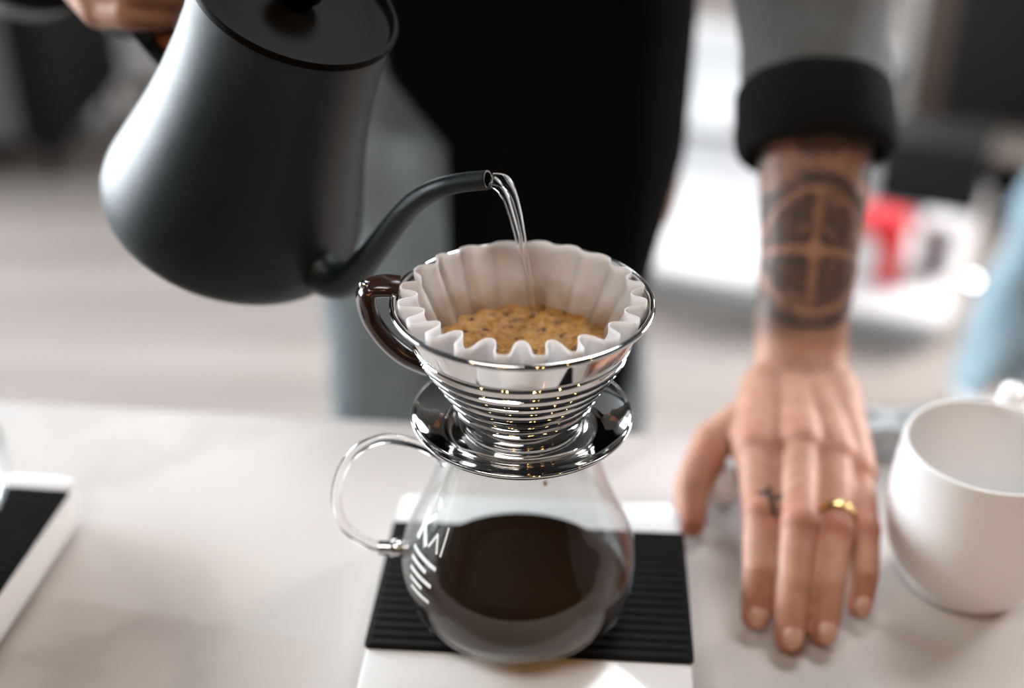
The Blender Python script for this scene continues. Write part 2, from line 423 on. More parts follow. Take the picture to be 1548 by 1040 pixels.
# flange dish with turned-up edge and the skirt that sits in the mouth
fl = [(.0262,.1450),(.0290,.1455),(.0310,.1440),(.0345,.1428),(.0390,.1437),(.0440,.1456),(.0482,.1480),(.0503,.1498),(.0511,.1500),(.0514,.1492),(.0505,.1478),(.0488,.1462),(.0440,.1436),(.0390,.1418),(.0350,.1408),(.0336,.1395),(.0333,.1365),(.0326,.1365),(.0322,.1400),(.0300,.1418),(.0262,.1425)]
obj('flange', lathe([(p.x, p.z) for p in smooth_path([(r,0,z) for r,z in fl+[fl[0]]], 3)][:-1], 160, closed=True), M_steel, dr, angle=70)
# bakelite handle: slim bracket bent from the rim down to the cone
hh = [at(604,434,y=.012), at(582,432,y=.012), at(560,436,y=.012), at(553,450,y=.010), at(560,480,y=.010), at(582,512,y=.008), at(612,538,y=.006), at(650,556,y=.004)]
hs = smooth_path([p-Vector((DX,DY,0)) for p in hh], 6)
hr = smooth_vals([.0045,.0045,.0042,.0042,.0042,.0044,.0045,.0042], 6)
obj('handle', tube(hs, hr, 20, flat=1.7, up=(0,1,0)), M_bake, dr)
qq = at(556,436,y=.012)-Vector((DX,DY,0))
obj('handle_screw', ball((qq.x-.001, qq.y-.002, qq.z+.003), .0027, s=(1,1,.8)), M_steel, dr)

# ---------------------------------------------------------------- paper filter
NF = 20
def wob(a, k): return noise.noise(Vector((math.cos(a)*1.7, math.sin(a)*1.7, k)))
def paper_r(a, z):
    u = max(0, min(1, (z-.152)/.0585))
    Ro = cone_r(min(z,.2072))-.0016
    # how far the flutes stand in: deep on the camera side, pressed flat at the back
    front = .5-.5*math.sin(a)
    left = max(0, -math.cos(a))
    A = (.0022+.0100*front**1.1+.0016*left)*(.42+.58*u)
    ph = NF*a + 1.1*wob(a, 3.1)*1.4
    c = .5+.5*math.cos(ph)                       # 1 = inner loop
    s = c**1.35
    return Ro - A*s - .0003
def paper_pt(a, z):
    # sideways lean of the loops
    u = max(0, min(1, (z-.152)/.0585))
    ph = NF*a + 1.54*wob(a, 3.1)
    aa = a + .018*u*math.sin(2*ph)*(.4+.6*(.5-.5*math.sin(a))) + .03*u*wob(a*1.0, 8.0)*max(0,-math.cos(a))
    r = paper_r(a, z); zz = z
    if z > .2095: zz += .0009*wob(a*1.0, 5.5)
    return (r*math.cos(aa), r*math.sin(aa), zz)
na = 720; zs = [.1500+ (.2118-.1500)*k/22 for k in range(23)]
V, Fc = [], []
for z in zs:
    for k in range(na): V.append(paper_pt(2*PI*k/na + PI/2*0, z))
for i in range(len(zs)-1):
    for k in range(na): Fc.append((i*na+k, i*na+(k+1)%na, (i+1)*na+(k+1)%na, (i+1)*na+k))
Fc.append(tuple(range(na)))
M_paper = mat('filter_paper', (.86,.86,.86), .85, spec=.15)
N, L, P = nodes(M_paper)
tc = N.new('ShaderNodeTexCoord'); sx = N.new('ShaderNodeSeparateXYZ'); L.new(tc.outputs['Object'], sx.inputs[0])
nz = N.new('ShaderNodeTexNoise'); nz.inputs['Scale'].default_value = 70; nz.inputs['Detail'].default_value = 4; L.new(tc.outputs['Object'], nz.inputs['Vector'])
def math_n(N, L, op, a, b=None, c=None, clamp=False):
    m = N.new('ShaderNodeMath'); m.operation = op; m.use_clamp = clamp
    for i, v in enumerate((a, b, c)):
        if v is None: continue
        if isinstance(v, (int, float)): m.inputs[i].default_value = v
        else: L.new(v, m.inputs[i])
    return m.outputs[0]
wet = math_n(N, L, 'SUBTRACT', .1985, sx.outputs['Z']); wet = math_n(N, L, 'DIVIDE', wet, .020)
wet = math_n(N, L, 'ADD', wet, math_n(N, L, 'MULTIPLY', math_n(N, L, 'SUBTRACT', nz.outputs['Fac'], .5), 1.3))
yb = math_n(N, L, 'MULTIPLY', sx.outputs['Y'], .5); wet = math_n(N, L, 'ADD', wet, yb, clamp=True)
rp = N.new('ShaderNodeValToRGB'); e = rp.color_ramp.elements; e[0].color = (.93,.93,.94,1); e[1].color = (.42,.25,.11,1); e.new(.45).color = (.74,.67,.60,1)
L.new(wet, rp.inputs[0]); L.new(rp.outputs[0], P.inputs['Base Color'])
tr = N.new('ShaderNodeBsdfTranslucent'); L.new(rp.outputs[0], tr.inputs[0]); mx = N.new('ShaderNodeMixShader'); mx.inputs[0].default_value = .45
out = [n for n in N if n.type == 'OUTPUT_MATERIAL'][0]
L.new(P.outputs[0], mx.inputs[1]); L.new(tr.outputs[0], mx.inputs[2]); L.new(mx.outputs[0], out.inputs['Surface'])
pf = obj('paper_filter', (V, Fc), M_paper, angle=80); pf.location = (DX, DY, 0)
md = pf.modifiers.new('thickness', 'SOLIDIFY'); md.thickness = .0004; md.offset = -1
tag(pf, 'white fluted paper filter, coffee stained inside, sitting in the steel dripper', 'paper filter')

# ---------------------------------------------------------------- coffee grounds
V, Fc = [], []; na2 = 240; nr = 60; BZ = .1828
V.append((0,0,BZ))
for j in range(1, nr+1):
    f_ = j/nr
    for k in range(na2):
        a = 2*PI*k/na2; p = paper_pt(a, BZ); x = p[0]*f_*.985; y = p[1]*f_*.985
        h = .0012*noise.noise(Vector((x*130,y*130,1)))+.0008*noise.noise(Vector((x*420,y*420,4)))+.0005*noise.noise(Vector((x*1100,y*1100,9)))
        h += .0012*(f_**6) - .0012*math.exp(-((x-.006)**2+(y-.022)**2)/.00008)
        V.append((x, y, BZ+h))
for k in range(na2): Fc.append((0, 1+k, 1+(k+1)%na2))
for j in range(nr-1):
    for k in range(na2): Fc.append((1+j*na2+k, 1+(j+1)*na2+k, 1+(j+1)*na2+(k+1)%na2, 1+j*na2+(k+1)%na2))
M_gr = noise_col(mat('coffee_foam', rough=.55, spec=.4), 210, [(0,(.022,.009,.003)),(.34,(.06,.022,.005)),(.43,(.32,.15,.035)),(.62,(.44,.23,.060)),(1,(.52,.30,.10))], detail=7, bump=.5, bscale=500, dist=.001)
cg = obj('coffee_grounds', (V, Fc), M_gr, angle=180); cg.location = (DX, DY, 0)
tag(cg, 'wet brown coffee grounds blooming inside the paper filter', 'coffee', kind='stuff')

# ---------------------------------------------------------------- kettle
B = Vector((-.154, .14, .186)); ax = Vector((.414, -.305, 1)).normalized()
eh = Vector((.805, -.593, 0)); eh = (eh - ax*eh.dot(ax)).normalized(); ey = ax.cross(eh)
KM = Matrix(((eh.x, ey.x, ax.x, B.x), (eh.y, ey.y, ax.y, B.y), (eh.z, ey.z, ax.z, B.z), (0,0,0,1)))
kt = thing('gooseneck_kettle', 'matt black gooseneck kettle tilted to pour, held above the counter', 'kettle')
kt.matrix_world = KM; KI = KM.inverted()
prof = [(0,0),(.060,0),(.0655,.0012),(.0690,.0050),(.0700,.0100),(.0692,.018),(.0662,.030),(.0618,.046),(.0572,.064),(.0532,.084),(.0503,.104),(.0486,.122),(.0484,.136),(.0487,.1430),(.0486,.1452),(.0476,.1455),(.0470,.1440),(.0470,.1360),(.0462,.130),(0,.130)]
obj('body', lathe(prof, 128), M_kettle, kt, angle=50)
obj('lid', lathe([(0,.1428),(.020,.1427),(.038,.1424),(.0440,.1416),(.0462,.1420),(.0471,.1440),(.0471,.1400),(.0468,.1365),(0,.1365)], 96), M_lid, kt)
obj('lid_knob', lathe([(0,.160),(.010,.1598),(.0125,.1585),(.0128,.155),(.011,.149),(.008,.145),(.0075,.1420)], 40), M_lid, kt)
obj('rim_band', lathe([(.0490,.1425),(.0496,.1430),(.0496,.1450),(.0488,.1462),(.0472,.1462),(.0470,.1450),(.0478,.1440)], 128, closed=True), M_lid, kt)
# gooseneck
root = KM @ Vector((.052, 0, .022))
sp = [root, KM @ Vector((.066,-.001,.020)), at(512,424,y=.090), at(535,415,y=.082), at(562,384,y=.072), at(592,345,y=.062), at(622,310,y=.052), at(655,288,y=.043), at(692,277,y=.036), at(738,272,y=.030)]
sr = [.0130,.0125,.0100,.0080,.0066,.0058,.0052,.0048,.0045,.0044]
spp = smooth_path([KI @ p for p in sp], 6); srr = smooth_vals(sr, 6)
V1, F1 = shell_tube(spp, srr, .0009, 28)
# bevelled cut of the mouth: the top is cut back
obj('spout', (V1, F1), M_kettle, kt)
# handle: strap leaving the rim band away from the spout, bent down, returning to the belly
hk = [(-.044,0,.139),(-.062,0,.150),(-.088,0,.153),(-.108,0,.143),(-.116,0,.122),(-.112,0,.098),(-.098,0,.076),(-.078,0,.060),(-.061,0,.050)]
obj('handle', tube(smooth_path(hk, 6), .0062, 16, flat=1.5, up=(0,1,0)), M_kettle, kt)

# ---------------------------------------------------------------- water
M_water = mat('water', (1,1,1), 0, trans=1, ior=1.33)
def yy(t_): return .030 + .004*t_
A = [at(742,274,y=.0300), at(752,280,y=.0300), at(763,296,y=.0302), at(773,325,y=.0305), at(783,362,y=.031), at(793,405,y=.032), at(801,440,y=.033), at(807,474,y=.0335)]
Bp = [at(744,270,y=.0310), at(762,274,y=.0310), at(774,290,y=.0310), at(783,318,y=.031), at(790,352,y=.0315), at(797,392,y=.032), at(802,430,y=.033), at(807,474,y=.0335)]
wa = tube(smooth_path(A, 8), smooth_vals([.0027,.0025,.0017,.0014,.0013,.0014,.0015,.0013], 8), 14)
wb = tube(smooth_path(Bp, 8), smooth_vals([.0027,.0031,.0021,.0016,.0012,.0012,.0013,.0010], 8), 14)
ws = obj('water_stream', join(wa, wb), M_water); tag(ws, 'clear stream of water pouring from the kettle spout into the filter', 'water')

# ---------------------------------------------------------------- mug
mc = at(1500, 673, z=.091)
mg = thing('ceramic_mug', 'plain white ceramic mug standing right of the hand', 'mug', (mc.x, mc.y, 0), (0,0,math.radians(62)))
mp_ = [(0,.0015),(.026,.0015),(.028,0),(.031,.0005),(.0375,.008),(.0440,.022),(.0478,.040),(.0490,.058),(.0482,.076),(.0468,.090),(.0462,.0960),(.0452,.0972),(.0440,.0960),(.0446,.088),(.0458,.072),(.0464,.056),(.0450,.040),(.0412,.024),(.034,.012),(.020,.008),(0,.0075)]
obj('body', lathe([(max(p.x,0)*.975, p.z*.94) for p in smooth_path([(r,0,z) for r,z in mp_], 3)], 96), M_ceramic, mg)
obj('handle', tube(smooth_path([(.044,0,.084),(.058,0,.090),(.075,0,.083),(.082,0,.062),(.075,0,.038),(.060,0,.026),(.045,0,.028)], 6), .0052, 16, flat=1.3, up=(0,1,0)), M_ceramic, mg)

# towel at the far edge behind the wrist, crumpled napkin between thumb and finger
def cloth(x0, x1, y0, y1, z, h, nx=50, ny=30, seed=1, th=.004):
    V, Fc = [], []
    for j in range(ny+1):
        for i in range(nx+1):
            u, v = i/nx, j/ny; x = x0+(x1-x0)*u; y = y0+(y1-y0)*v
            e = min(u, 1-u, v, 1-v)*8; e = min(1, e)**.5
            V.append((x+.002*noise.noise(Vector((y*60,seed,0))), y+.002*noise.noise(Vector((x*60,seed,3))), z+h*e*(.8+.35*noise.noise(Vector((x*45,y*45,seed))))))
    n = len(V)
    V += [(x,y,z) for x,y,_ in V[:n]]
    q = nx+1
    for j in range(ny):
        for i in range(nx): a_ = j*q+i; Fc += [(a_,a_+1,a_+q+1,a_+q), (n+a_,n+a_+q,n+a_+q+1,n+a_+1)]
    for i in range(nx): Fc += [(i, n+i, n+i+1, i+1), (ny*q+i, ny*q+i+1, n+ny*q+i+1, n+ny*q+i)]
    for j in range(ny): Fc += [(j*q, (j+1)*q, n+(j+1)*q, n+j*q), (j*q+nx, n+j*q+nx, n+(j+1)*q+nx, (j+1)*q+nx)]
    return V, Fc
tw = at(1345,690,z=0)
o = obj('folded_towel', cloth(-.05,.10,0,.034,0,.026), noise_col(mat('grey_towel', (.4,.45,.48), .95), 300, [(0,(.30,.34,.36)),(1,(.46,.50,.52))], bump=.5, bscale=600, dist=.001))
o.location = (tw.x, tw.y-.004, 0); o.rotation_euler = (0,0,YAW); tag(o, 'folded pale grey towel along the counter edge behind the wrist', 'towel')
nk = at(1085,775,z=.0)
o = obj('crumpled_napkin', (lambda b: ([tuple(Vector(v)*(1+.16*noise.noise(Vector(v)*110))) for v in b[0]], b[1]))(ball((0,0,.013), .0145, 40, 24, s=(1,1,.9))), mat('white_tissue', (.78,.79,.80), .9))
o.location = (nk.x+.002, nk.y+.010, 0); tag(o, 'small crumpled white napkin seen between thumb and index finger', 'napkin')

# ---------------------------------------------------------------- people: continuous bodies grown from tapered capsules
def capsule(a, b, ra, rb, n=18):
    a, b = Vector(a), Vector(b)
    return join(ball(a, ra, n, 10), tube([a, a.lerp(b,.5), b], [ra, (ra+rb)/2, rb], n), ball(b, rb, n, 10))
def chain(P, R):
    return join(*[capsule(P[i], P[i+1], R[i], R[i+1]) for i in range(len(P)-1)])
def remesh(part, voxel, smooth=4):
    me = bpy.data.meshes.new('tmp'); me.from_pydata(part[0], [], part[1]); me.update()
    o = bpy.data.objects.new('tmp', me); COL.objects.link(o)
    r = o.modifiers.new('r', 'REMESH'); r.mode = 'VOXEL'; r.voxel_size = voxel
    s = o.modifiers.new('s', 'SMOOTH'); s.factor = .5; s.iterations = smooth
    dg = bpy.context.evaluated_depsgraph_get(); ev = o.evaluated_get(dg)
    m2 = ev.to_mesh(); res = ([tuple(v.co) for v in m2.vertices], [tuple(p.vertices) for p in m2.polygons]); ev.to_mesh_clear()
    bpy.data.objects.remove(o); bpy.data.meshes.remove(me); return res

# --- barista, his left hand on the counter
JI = [at(1145,680,z=.050), at(1150,775,z=.042), at(1148,862,z=.028), at(1143,930,z=.0095)]
JM = [at(1208,675,z=.053), at(1208,790,z=.047), at(1199,882,z=.029), at(1193,963,z=.0095)]
JR = [at(1260,690,z=.049), at(1264,800,z=.041), at(1252,888,z=.026), at(1244,955,z=.0095)]
JP = [at(1292,715,z=.043), at(1306,800,z=.034), at(1307,866,z=.023), at(1299,916,z=.009)]
JT = [at(1150,628,z=.045), at(1078,668,z=.036), at(1046,735,z=.022), at(1044,790,z=.010)]
WR = at(1208,585,y=.185); WR2 = at(1210,545,y=.20)
F1 = at(1212,480,y=.218); F2 = at(1222,400,y=.237); F3 = at(1229,300,y=.262); F4 = at(1233,200,y=.29); EL = at(1228,20,y=.345)
SHL = Vector((.195,.575,.50))
parts = []
for J, R in ((JI,[.0122,.0102,.0093,.0082]), (JM,[.0124,.0103,.0095,.0083]), (JR,[.0117,.0098,.0090,.0078]), (JP,[.0106,.0088,.0081,.0071])):
    parts.append(chain(J, R))
    k = J[1]; parts.append(ball(tuple(k+Vector((0,-.001,.001))), R[1]*1.04))             # knuckle bump
parts.append(chain(JT, [.0165,.0128,.0112,.0090]))
for J, off_, r1 in ((JI,-.021,.0145), (JM,-.007,.0150), (JR,.007,.0140), (JP,.019,.0130)):
    parts.append(capsule(WR+Vector((off_,-.006,0)), J[0], .0185, r1))
    parts.append(capsule(WR+Vector((off_*.8,-.010,-.014)), J[0]+Vector((0,.012,-.012)), .0170, .0120))
parts.append(capsule(WR+Vector((-.012,-.006,-.006)), JT[1]+Vector((.006,.004,0)), .0185, .0130))
parts.append(capsule(JT[1]+Vector((.012,.006,0)), JI[0]+Vector((-.002,.020,-.006)), .011, .011))   # web of the thumb
parts.append(capsule(WR+Vector((.018,-.012,-.020)), JP[0]+Vector((.002,.012,-.018)), .015, .011))
# oval wrist and forearm
def oval(A, B_, ra, rb, sx):
    "two capsules side by side make an oval section"
    d = Vector((sx,0,0)); return join(capsule(A-d, B_-d, ra, rb), capsule(A+d, B_+d, ra, rb), capsule(A, B_, ra, rb))
parts.append(oval(WR+Vector((0,-.008,-.004)), WR2, .0205, .0205, .0095))
parts.append(oval(WR2, F1, .0205, .0222, .0085)); parts.append(oval(F1, F2, .0222, .0245, .0075)); parts.append(oval(F2, F3, .0245, .0285, .0065))
parts.append(oval(F3, F4, .0285, .0315, .006)); parts.append(capsule(F4, F4.lerp(EL,.5), .034, .037))
handL = remesh(join(*parts), .0014, 5)

# --- his right hand round the kettle handle
HP = [at(100,-60,y=.215), at(112,-14,y=.210), at(138,24,y=.203), at(180,48,y=.195), at(214,54,y=.187), at(238,80,y=.177), at(270,118,y=.160)]
bpy.data.objects.remove(bpy.data.objects['handle.002'] if 'handle.002' in bpy.data.objects else kt.children[-1])
hk = [KM @ Vector((-.045,0,.140)), KM @ Vector((-.070,0,.158)), at(150,-110,y=.215)] + HP
obj('handle', tube(smooth_path([KI @ p for p in hk], 6), .0036, 16, flat=2.6, up=(0,1,0)), M_kettle, kt)
WRR = at(70,-120,y=.260)
rp_ = []
KN = [at(150,-70,y=.190), at(146,-42,y=.188), at(146,-14,y=.186), at(152,12,y=.184)]
for i, K in enumerate(KN):
    rp_.append(capsule(WRR+Vector((.004*i-.006,0,-.008*i+.010)), K, .019, .0135-.0006*i))
TP = [(150,-70),(205,-78),(262,-66),(272,-52)], [(146,-42),(205,-48),(262,-38),(275,-26)], [(146,-14),(202,-16),(262,-10),(278,-2)], [(152,12),(196,20),(246,22),(268,18)]
for i, q in enumerate(TP):
    P_ = [at(a_, b_, y=y_) for (a_, b_), y_ in zip(q, (.186,.166,.172,.188))]
    rp_.append(chain(P_, [r*(1-.05*i) for r in (.0125,.0112,.0104,.0090)]))
rp_.append(chain([at(120,-80,y=.235), at(165,-105,y=.235), at(215,-112,y=.222), at(262,-105,y=.205)], [.016,.0135,.0118,.0095]))   # thumb over the top
rp_.append(chain([at(225,0,y=.213), at(246,28,y=.203), at(262,70,y=.190)], [.013,.0130,.0112]))                                  # heel of the palm against the kettle
ELR = Vector((-.36,.47,.26)); SHR = Vector((-.215,.585,.49))
rp_.append(oval(WRR, WRR.lerp(ELR,.25), .021, .023, .008)); rp_.append(capsule(WRR.lerp(ELR,.2), ELR, .027, .040))
handR = remesh(join(*rp_), .0019, 6)

# --- trunk, head and the parts under the clothes, coarser
TX, TY = -.012, .60
bp = []
bp.append(capsule((TX-.075,TY,.02), (TX+.075,TY,.02), .095, .095)); bp.append(capsule((TX-.06,TY,.15), (TX+.06,TY,.15), .095, .095))
bp.append(capsule((TX-.07,TY,.30), (TX+.07,TY-.01,.30), .105, .105)); bp.append(capsule((TX-.10,TY-.02,.42), (TX+.10,TY-.02,.42), .105, .105))
bp.append(capsule((TX,TY,.0), (TX,TY-.02,.42), .10, .11)); bp.append(capsule(SHR, SHL, .062, .062))
bp.append(capsule(SHL, EL, .055, .042)); bp.append(capsule(EL, F4, .041, .033)); bp.append(capsule(SHR, ELR, .055, .042)); bp.append(capsule(ELR, WRR.lerp(ELR,.3), .041, .028))
for sx_ in (-1, 1): bp.append(chain([(TX+sx_*.075,TY,-.05), (TX+sx_*.078,TY+.01,-.46), (TX+sx_*.085,TY+.03,-.82), (TX+sx_*.09,TY-.07,-.88)], [.070,.048,.036,.030]))
bp.append(capsule((TX,TY-.02,.50), (TX,TY-.06,.62), .055, .052))
HC = Vector((TX,TY-.085,.70))
bp += [ball(HC+Vector((0,.012,.02)), .082, s=(.92,1.1,1.1)), ball(HC+Vector((0,-.020,-.035)), .062, s=(.92,1,1.1)), capsule(HC+Vector((0,-.082,-.004)), HC+Vector((0,-.098,-.026)), .009, .013),
       ball(HC+Vector((-.078,.02,-.005)), .020, s=(.4,.8,1.2)), ball(HC+Vector((.078,.02,-.005)), .020, s=(.4,.8,1.2)), capsule(HC+Vector((-.018,-.073,-.052)), HC+Vector((.018,-.073,-.052)), .008, .008)]
trunk = remesh(join(*bp), .007, 4)
# light skin with painted-on ink, red knuckles
M_skin = mat('skin', (.62,.36,.27), .55, spec=.35, sss=.12)
N, L, P = nodes(M_skin)
at_ = N.new('ShaderNodeVertexColor'); at_.layer_name = 'ink'; sp_ = N.new('ShaderNodeSeparateColor'); L.new(at_.outputs[0], sp_.inputs[0])
ns = N.new('ShaderNodeTexNoise'); ns.inputs['Scale'].default_value = 90; ns.inputs['Detail'].default_value = 5
tcs = N.new('ShaderNodeTexCoord'); L.new(tcs.outputs['Object'], ns.inputs['Vector'])
r1 = N.new('ShaderNodeValToRGB'); r1.color_ramp.elements[0].position = .3; r1.color_ramp.elements[1].position = .7
r1.color_ramp.elements[0].color = (.37,.185,.12,1); r1.color_ramp.elements[1].color = (.50,.28,.20,1); L.new(ns.outputs['Fac'], r1.inputs[0])
m1 = N.new('ShaderNodeMix'); m1.data_type = 'RGBA'; L.new(sp_.outputs[1], m1.inputs[0]); L.new(r1.outputs[0], m1.inputs[6]); m1.inputs[7].default_value = (.36,.12,.085,1)
m2 = N.new('ShaderNodeMix'); m2.data_type = 'RGBA'; L.new(sp_.outputs[0], m2.inputs[0]); L.new(m1.outputs[2], m2.inputs[6]); m2.inputs[7].default_value = (.030,.032,.030,1)
L.new(m2.outputs[2], P.inputs['Base Color'])
bs = N.new('ShaderNodeBump'); bs.inputs['Strength'].default_value = .25; bs.inputs['Distance'].default_value = .0006; nb = N.new('ShaderNodeTexNoise'); nb.inputs['Scale'].default_value = 420
L.new(tcs.outputs['Object'], nb.inputs['Vector']); L.new(nb.outputs['Fac'], bs.inputs['Height']); L.new(bs.outputs[0], P.inputs['Normal'])

ba = thing('person', 'barista in a black apron and grey top with a tattooed forearm, pouring from the kettle', 'person', (TX, TY, FZ))
bai = Matrix.Translation((-TX, -TY, -FZ))
def bput(name, part, m, parent=None, **k): return obj(name, xf(part, bai), m, parent or ba, **k)
body = bput('body', join(handL, handR, trunk), M_skin, angle=180)
# ink: medallion with a cross on the forearm, small cross on the index finger
axf = (F4-WR).normalized(); TC = at(1228,382,y=.225); rt = Vector((1,0,0)); rt = (rt-axf*rt.dot(axf)).normalized()
fx = at(1165,752,z=.052); fax = (JI[1]-JI[0]).normalized()
ca = body.data.color_attributes.new('ink', 'FLOAT_COLOR', 'POINT')
kn = [J[0] for J in (JI,JM,JR,JP)] + [J[1] for J in (JI,JM,JR,JP)] + [J[3] for J in (JI,JM,JR,JP,JT)] + [JT[1].lerp(JT[2],.5)]
buf = []
for v in body.data.vertices:
    p = v.co + Vector((TX, TY, FZ)); ink = 0; red = 0
    if p.x > .08 and p.z < .32 and p.y < .42:
        d = p-TC; s_ = d.dot(axf); t_ = d.dot(rt); ring = math.hypot(s_*.92, t_*1.12)
        if -.060 < s_ < .12:
            nn = noise.noise(p*95); n2 = noise.noise(p*38+Vector((5,5,5)))
            if ring < .046:
                ink = .86+.2*nn
                for rr, w_ in ((.0445,.0016),(.036,.0022),(.0385,.001)):
                    if abs(ring-rr) < w_: ink = .25 if rr == .036 else .95
                if (abs(t_) < .0022 or abs(s_) < .0026) and ring < .034: ink = .30
                if nn > .30 and ring > .012: ink = .6
                if math.hypot(s_, t_) < .006: ink = .15
            elif s_ > .0:
                ink = .82 if (n2+.35*nn) > -.12 else .40
            elif ring < .060: ink = .65 if n2 > -.15 else .3
            edge = min(1, (s_+.060)/.012); ink *= max(0, edge)
        q = p-fx; qa = q.dot(fax); qt = q.x-.0*qa
        if abs(q.y) < .04 and p.z > .035:
            if (abs(qt) < .0022 and -.0085 < qa < .011) or (abs(qa+.002) < .0024 and abs(qt) < .0068): ink = .85
        red = max([0]+[1-(p-k_).length/.020 for k_ in kn])*.75
        if p.y < .16: red = min(1, red+.12)
    buf += [max(0,min(1,ink)), max(0,min(1,red)), 0, 1]
ca.data.foreach_set('color', buf)
# nails
M_nail = mat('fingernail', (.50,.30,.23), .35)
for J, r in ((JI,.0062),(JM,.0064),(JR,.006),(JP,.0052)):
    d = (J[3]-J[2]).normalized(); nrm = Vector((0,-1,.0)); nrm = (nrm-d*nrm.dot(d)).normalized(); sd = d.cross(nrm)
    R_ = Matrix(((sd.x,d.x,nrm.x),(sd.y,d.y,nrm.y),(sd.z,d.z,nrm.z))).to_4x4(); R_.translation = J[3]+nrm*.0060-d*.0005
    bput('fingernail', xf(ball((0,0,0), r, 16, 10, (.9,1.15,.42)), R_), M_nail)
# gold ring
rc = JR[0].lerp(JR[1], .86); rd = (JR[1]-JR[0]).normalized(); s1 = rd.cross(Vector((1,0,0))).normalized(); s2 = rd.cross(s1)
bput('finger_ring', shell_tube([rc-rd*.0022, rc-rd*.0008, rc+rd*.0008, rc+rd*.0022], [.0116,.0121,.0121,.0116], .0012, 40), M_gold)
# shirt
def bulge(P_, R_, th, **k): return shell_tube(smooth_path(P_, 6), smooth_vals(R_, 6), th, 40, **k)
slv = [F4.lerp(F3,-.02), F4.lerp(EL,.35), EL, EL.lerp(SHL,.25), EL.lerp(SHL,.6), SHL]
sl = bulge([F4, F4.lerp(EL,.4), EL, EL.lerp(SHL,.3), EL.lerp(SHL,.65), SHL], [.0455,.0465,.050,.054,.062,.072], .003)
rings = [(TX,TY,.105,.150,.112), (TX,TY,.16,.152,.115), (TX,TY,.22,.158,.118), (TX,TY-.005,.30,.172,.125), (TX,TY-.012,.38,.190,.130), (TX,TY-.015,.46,.195,.125), (TX,TY-.012,.53,.165,.100), (TX,TY-.015,.57,.085,.075)]
sh = loft([(a_,b_,c_,d_,e_) for a_,b_,c_,d_,e_ in rings])
def wrinkle(part, amp, sc_, seed=0):
    return [tuple(Vector(v)+Vector((amp*noise.noise(Vector(v)*sc_+Vector((seed,0,0))), amp*noise.noise(Vector(v)*sc_+Vector((seed,7,0))), 0))) for v in part[0]], part[1]
slR = bulge([WRR.lerp(ELR,.42), WRR.lerp(ELR,.7), ELR, ELR.lerp(SHR,.3), ELR.lerp(SHR,.65), SHR], [.046,.048,.052,.056,.062,.072], .003)
bput('shirt', join(wrinkle(sh,.010,14), wrinkle(sl,.006,26,3), wrinkle(slR,.006,26,5)), M_sweat, angle=180)
cfA = F3.lerp(F4, .62); cdir = (EL-F4).normalized(); cz = cfA
cu = shell_tube(smooth_path([cz, cz+cdir*.006, cz+cdir*.024, cz+cdir*.044, cz+cdir*.050], 5), smooth_vals([.0470,.0505,.0520,.0505,.0470], 5), .006, 40)
bput('rolled_cuff', wrinkle(cu,.003,30,2), M_cuff, angle=180)
cR = WRR.lerp(ELR,.38); cdr = (ELR-WRR).normalized()
bput('rolled_cuff', wrinkle(shell_tube(smooth_path([cR, cR+cdr*.006, cR+cdr*.024, cR+cdr*.044, cR+cdr*.05], 5), smooth_vals([.044,.049,.051,.049,.044], 5), .006, 40),.003,30,8), M_cuff, angle=180)
# trousers: hips and two legs
tr_r = [(TX,TY,.125,.143,.108), (TX-.004,TY,.06,.146,.112), (TX-.006,TY,-.02,.150,.115), (TX-.006,TY,-.07,.150,.110)]
tro = loft(tr_r)
legs = [tube(smooth_path([(TX-.010+s*.080,TY,-.02), (TX-.012+s*.082,TY+.0,-.25), (TX-.004+s*.078,TY+.01,-.50), (TX+s*.085,TY+.03,-.84)], 5), smooth_vals([.080,.078,.066,.056], 5), 32) for s in (-1, 1)]
bput('trousers', wrinkle(remesh(join(tro, *legs), .006, 3), .012, 17, 4), M_denim, angle=180)
# apron: a bent sheet over the front, from chest to shins
def apron(z0, z1, x_l, x_r, yf, th=.003, bow=.10):
    V, Fc = [], []; nx, nz_ = 40, 60
    for s_ in (0, 1):
        for j in range(nz_+1):
            v = j/nz_; z = z0+(z1-z0)*v
            hw = .160 + .010*max(0, (z-.15)/.3) - .00*max(0, .05-z)
            xr = x_r(z); xl = x_l(z)
            for i in range(nx+1):
                u = i/nx; x = xl+(xr-xl)*u
                dx = min(1, abs(x-TX)/ (xr-TX)); y = TY - yf(z)*(1-dx**2.6)**(1/2.6) - .004
                fold = .006*math.sin(x*70+1.5*math.sin(z*6))*(.3+.7*(1-v))
                V.append((x, y-fold*.7+(th if s_ else 0), z))
    q = nx+1; n = q*(nz_+1)
    for j in range(nz_):
        for i in range(nx): a_ = j*q+i; Fc += [(a_,a_+1,a_+q+1,a_+q), (n+a_,n+a_+q,n+a_+q+1,n+a_+1)]
    for i in range(nx): Fc += [(i,n+i,n+i+1,i+1), (nz_*q+i,nz_*q+i+1,n+nz_*q+i+1,n+nz_*q+i)]
    for j in range(nz_): Fc += [(j*q,(j+1)*q,n+(j+1)*q,n+j*q), (j*q+nx,n+j*q+nx,n+(j+1)*q+nx,(j+1)*q+nx)]
    return V, Fc
def lerpT(T, z):
    for (z0,a0),(z1,a1) in zip(T, T[1:]):
        if z <= z1: return a0+(a1-a0)*max(0,min(1,(z-z0)/(z1-z0)))
    return T[-1][1]
ap = apron(-.42, .47, lambda z: lerpT([(-.42,-.06),(.10,-.053),(.16,-.10),(.47,-.12)], z), lambda z: lerpT([(-.42,.118),(-.2,.118),(-.08,.128),(.06,.158),(.20,.160),(.30,.150),(.47,.09)], z), lambda z: lerpT([(-.42,.10),(.05,.128),(.25,.134),(.47,.145)], z))
bput('apron', ap, M_apron, angle=180)
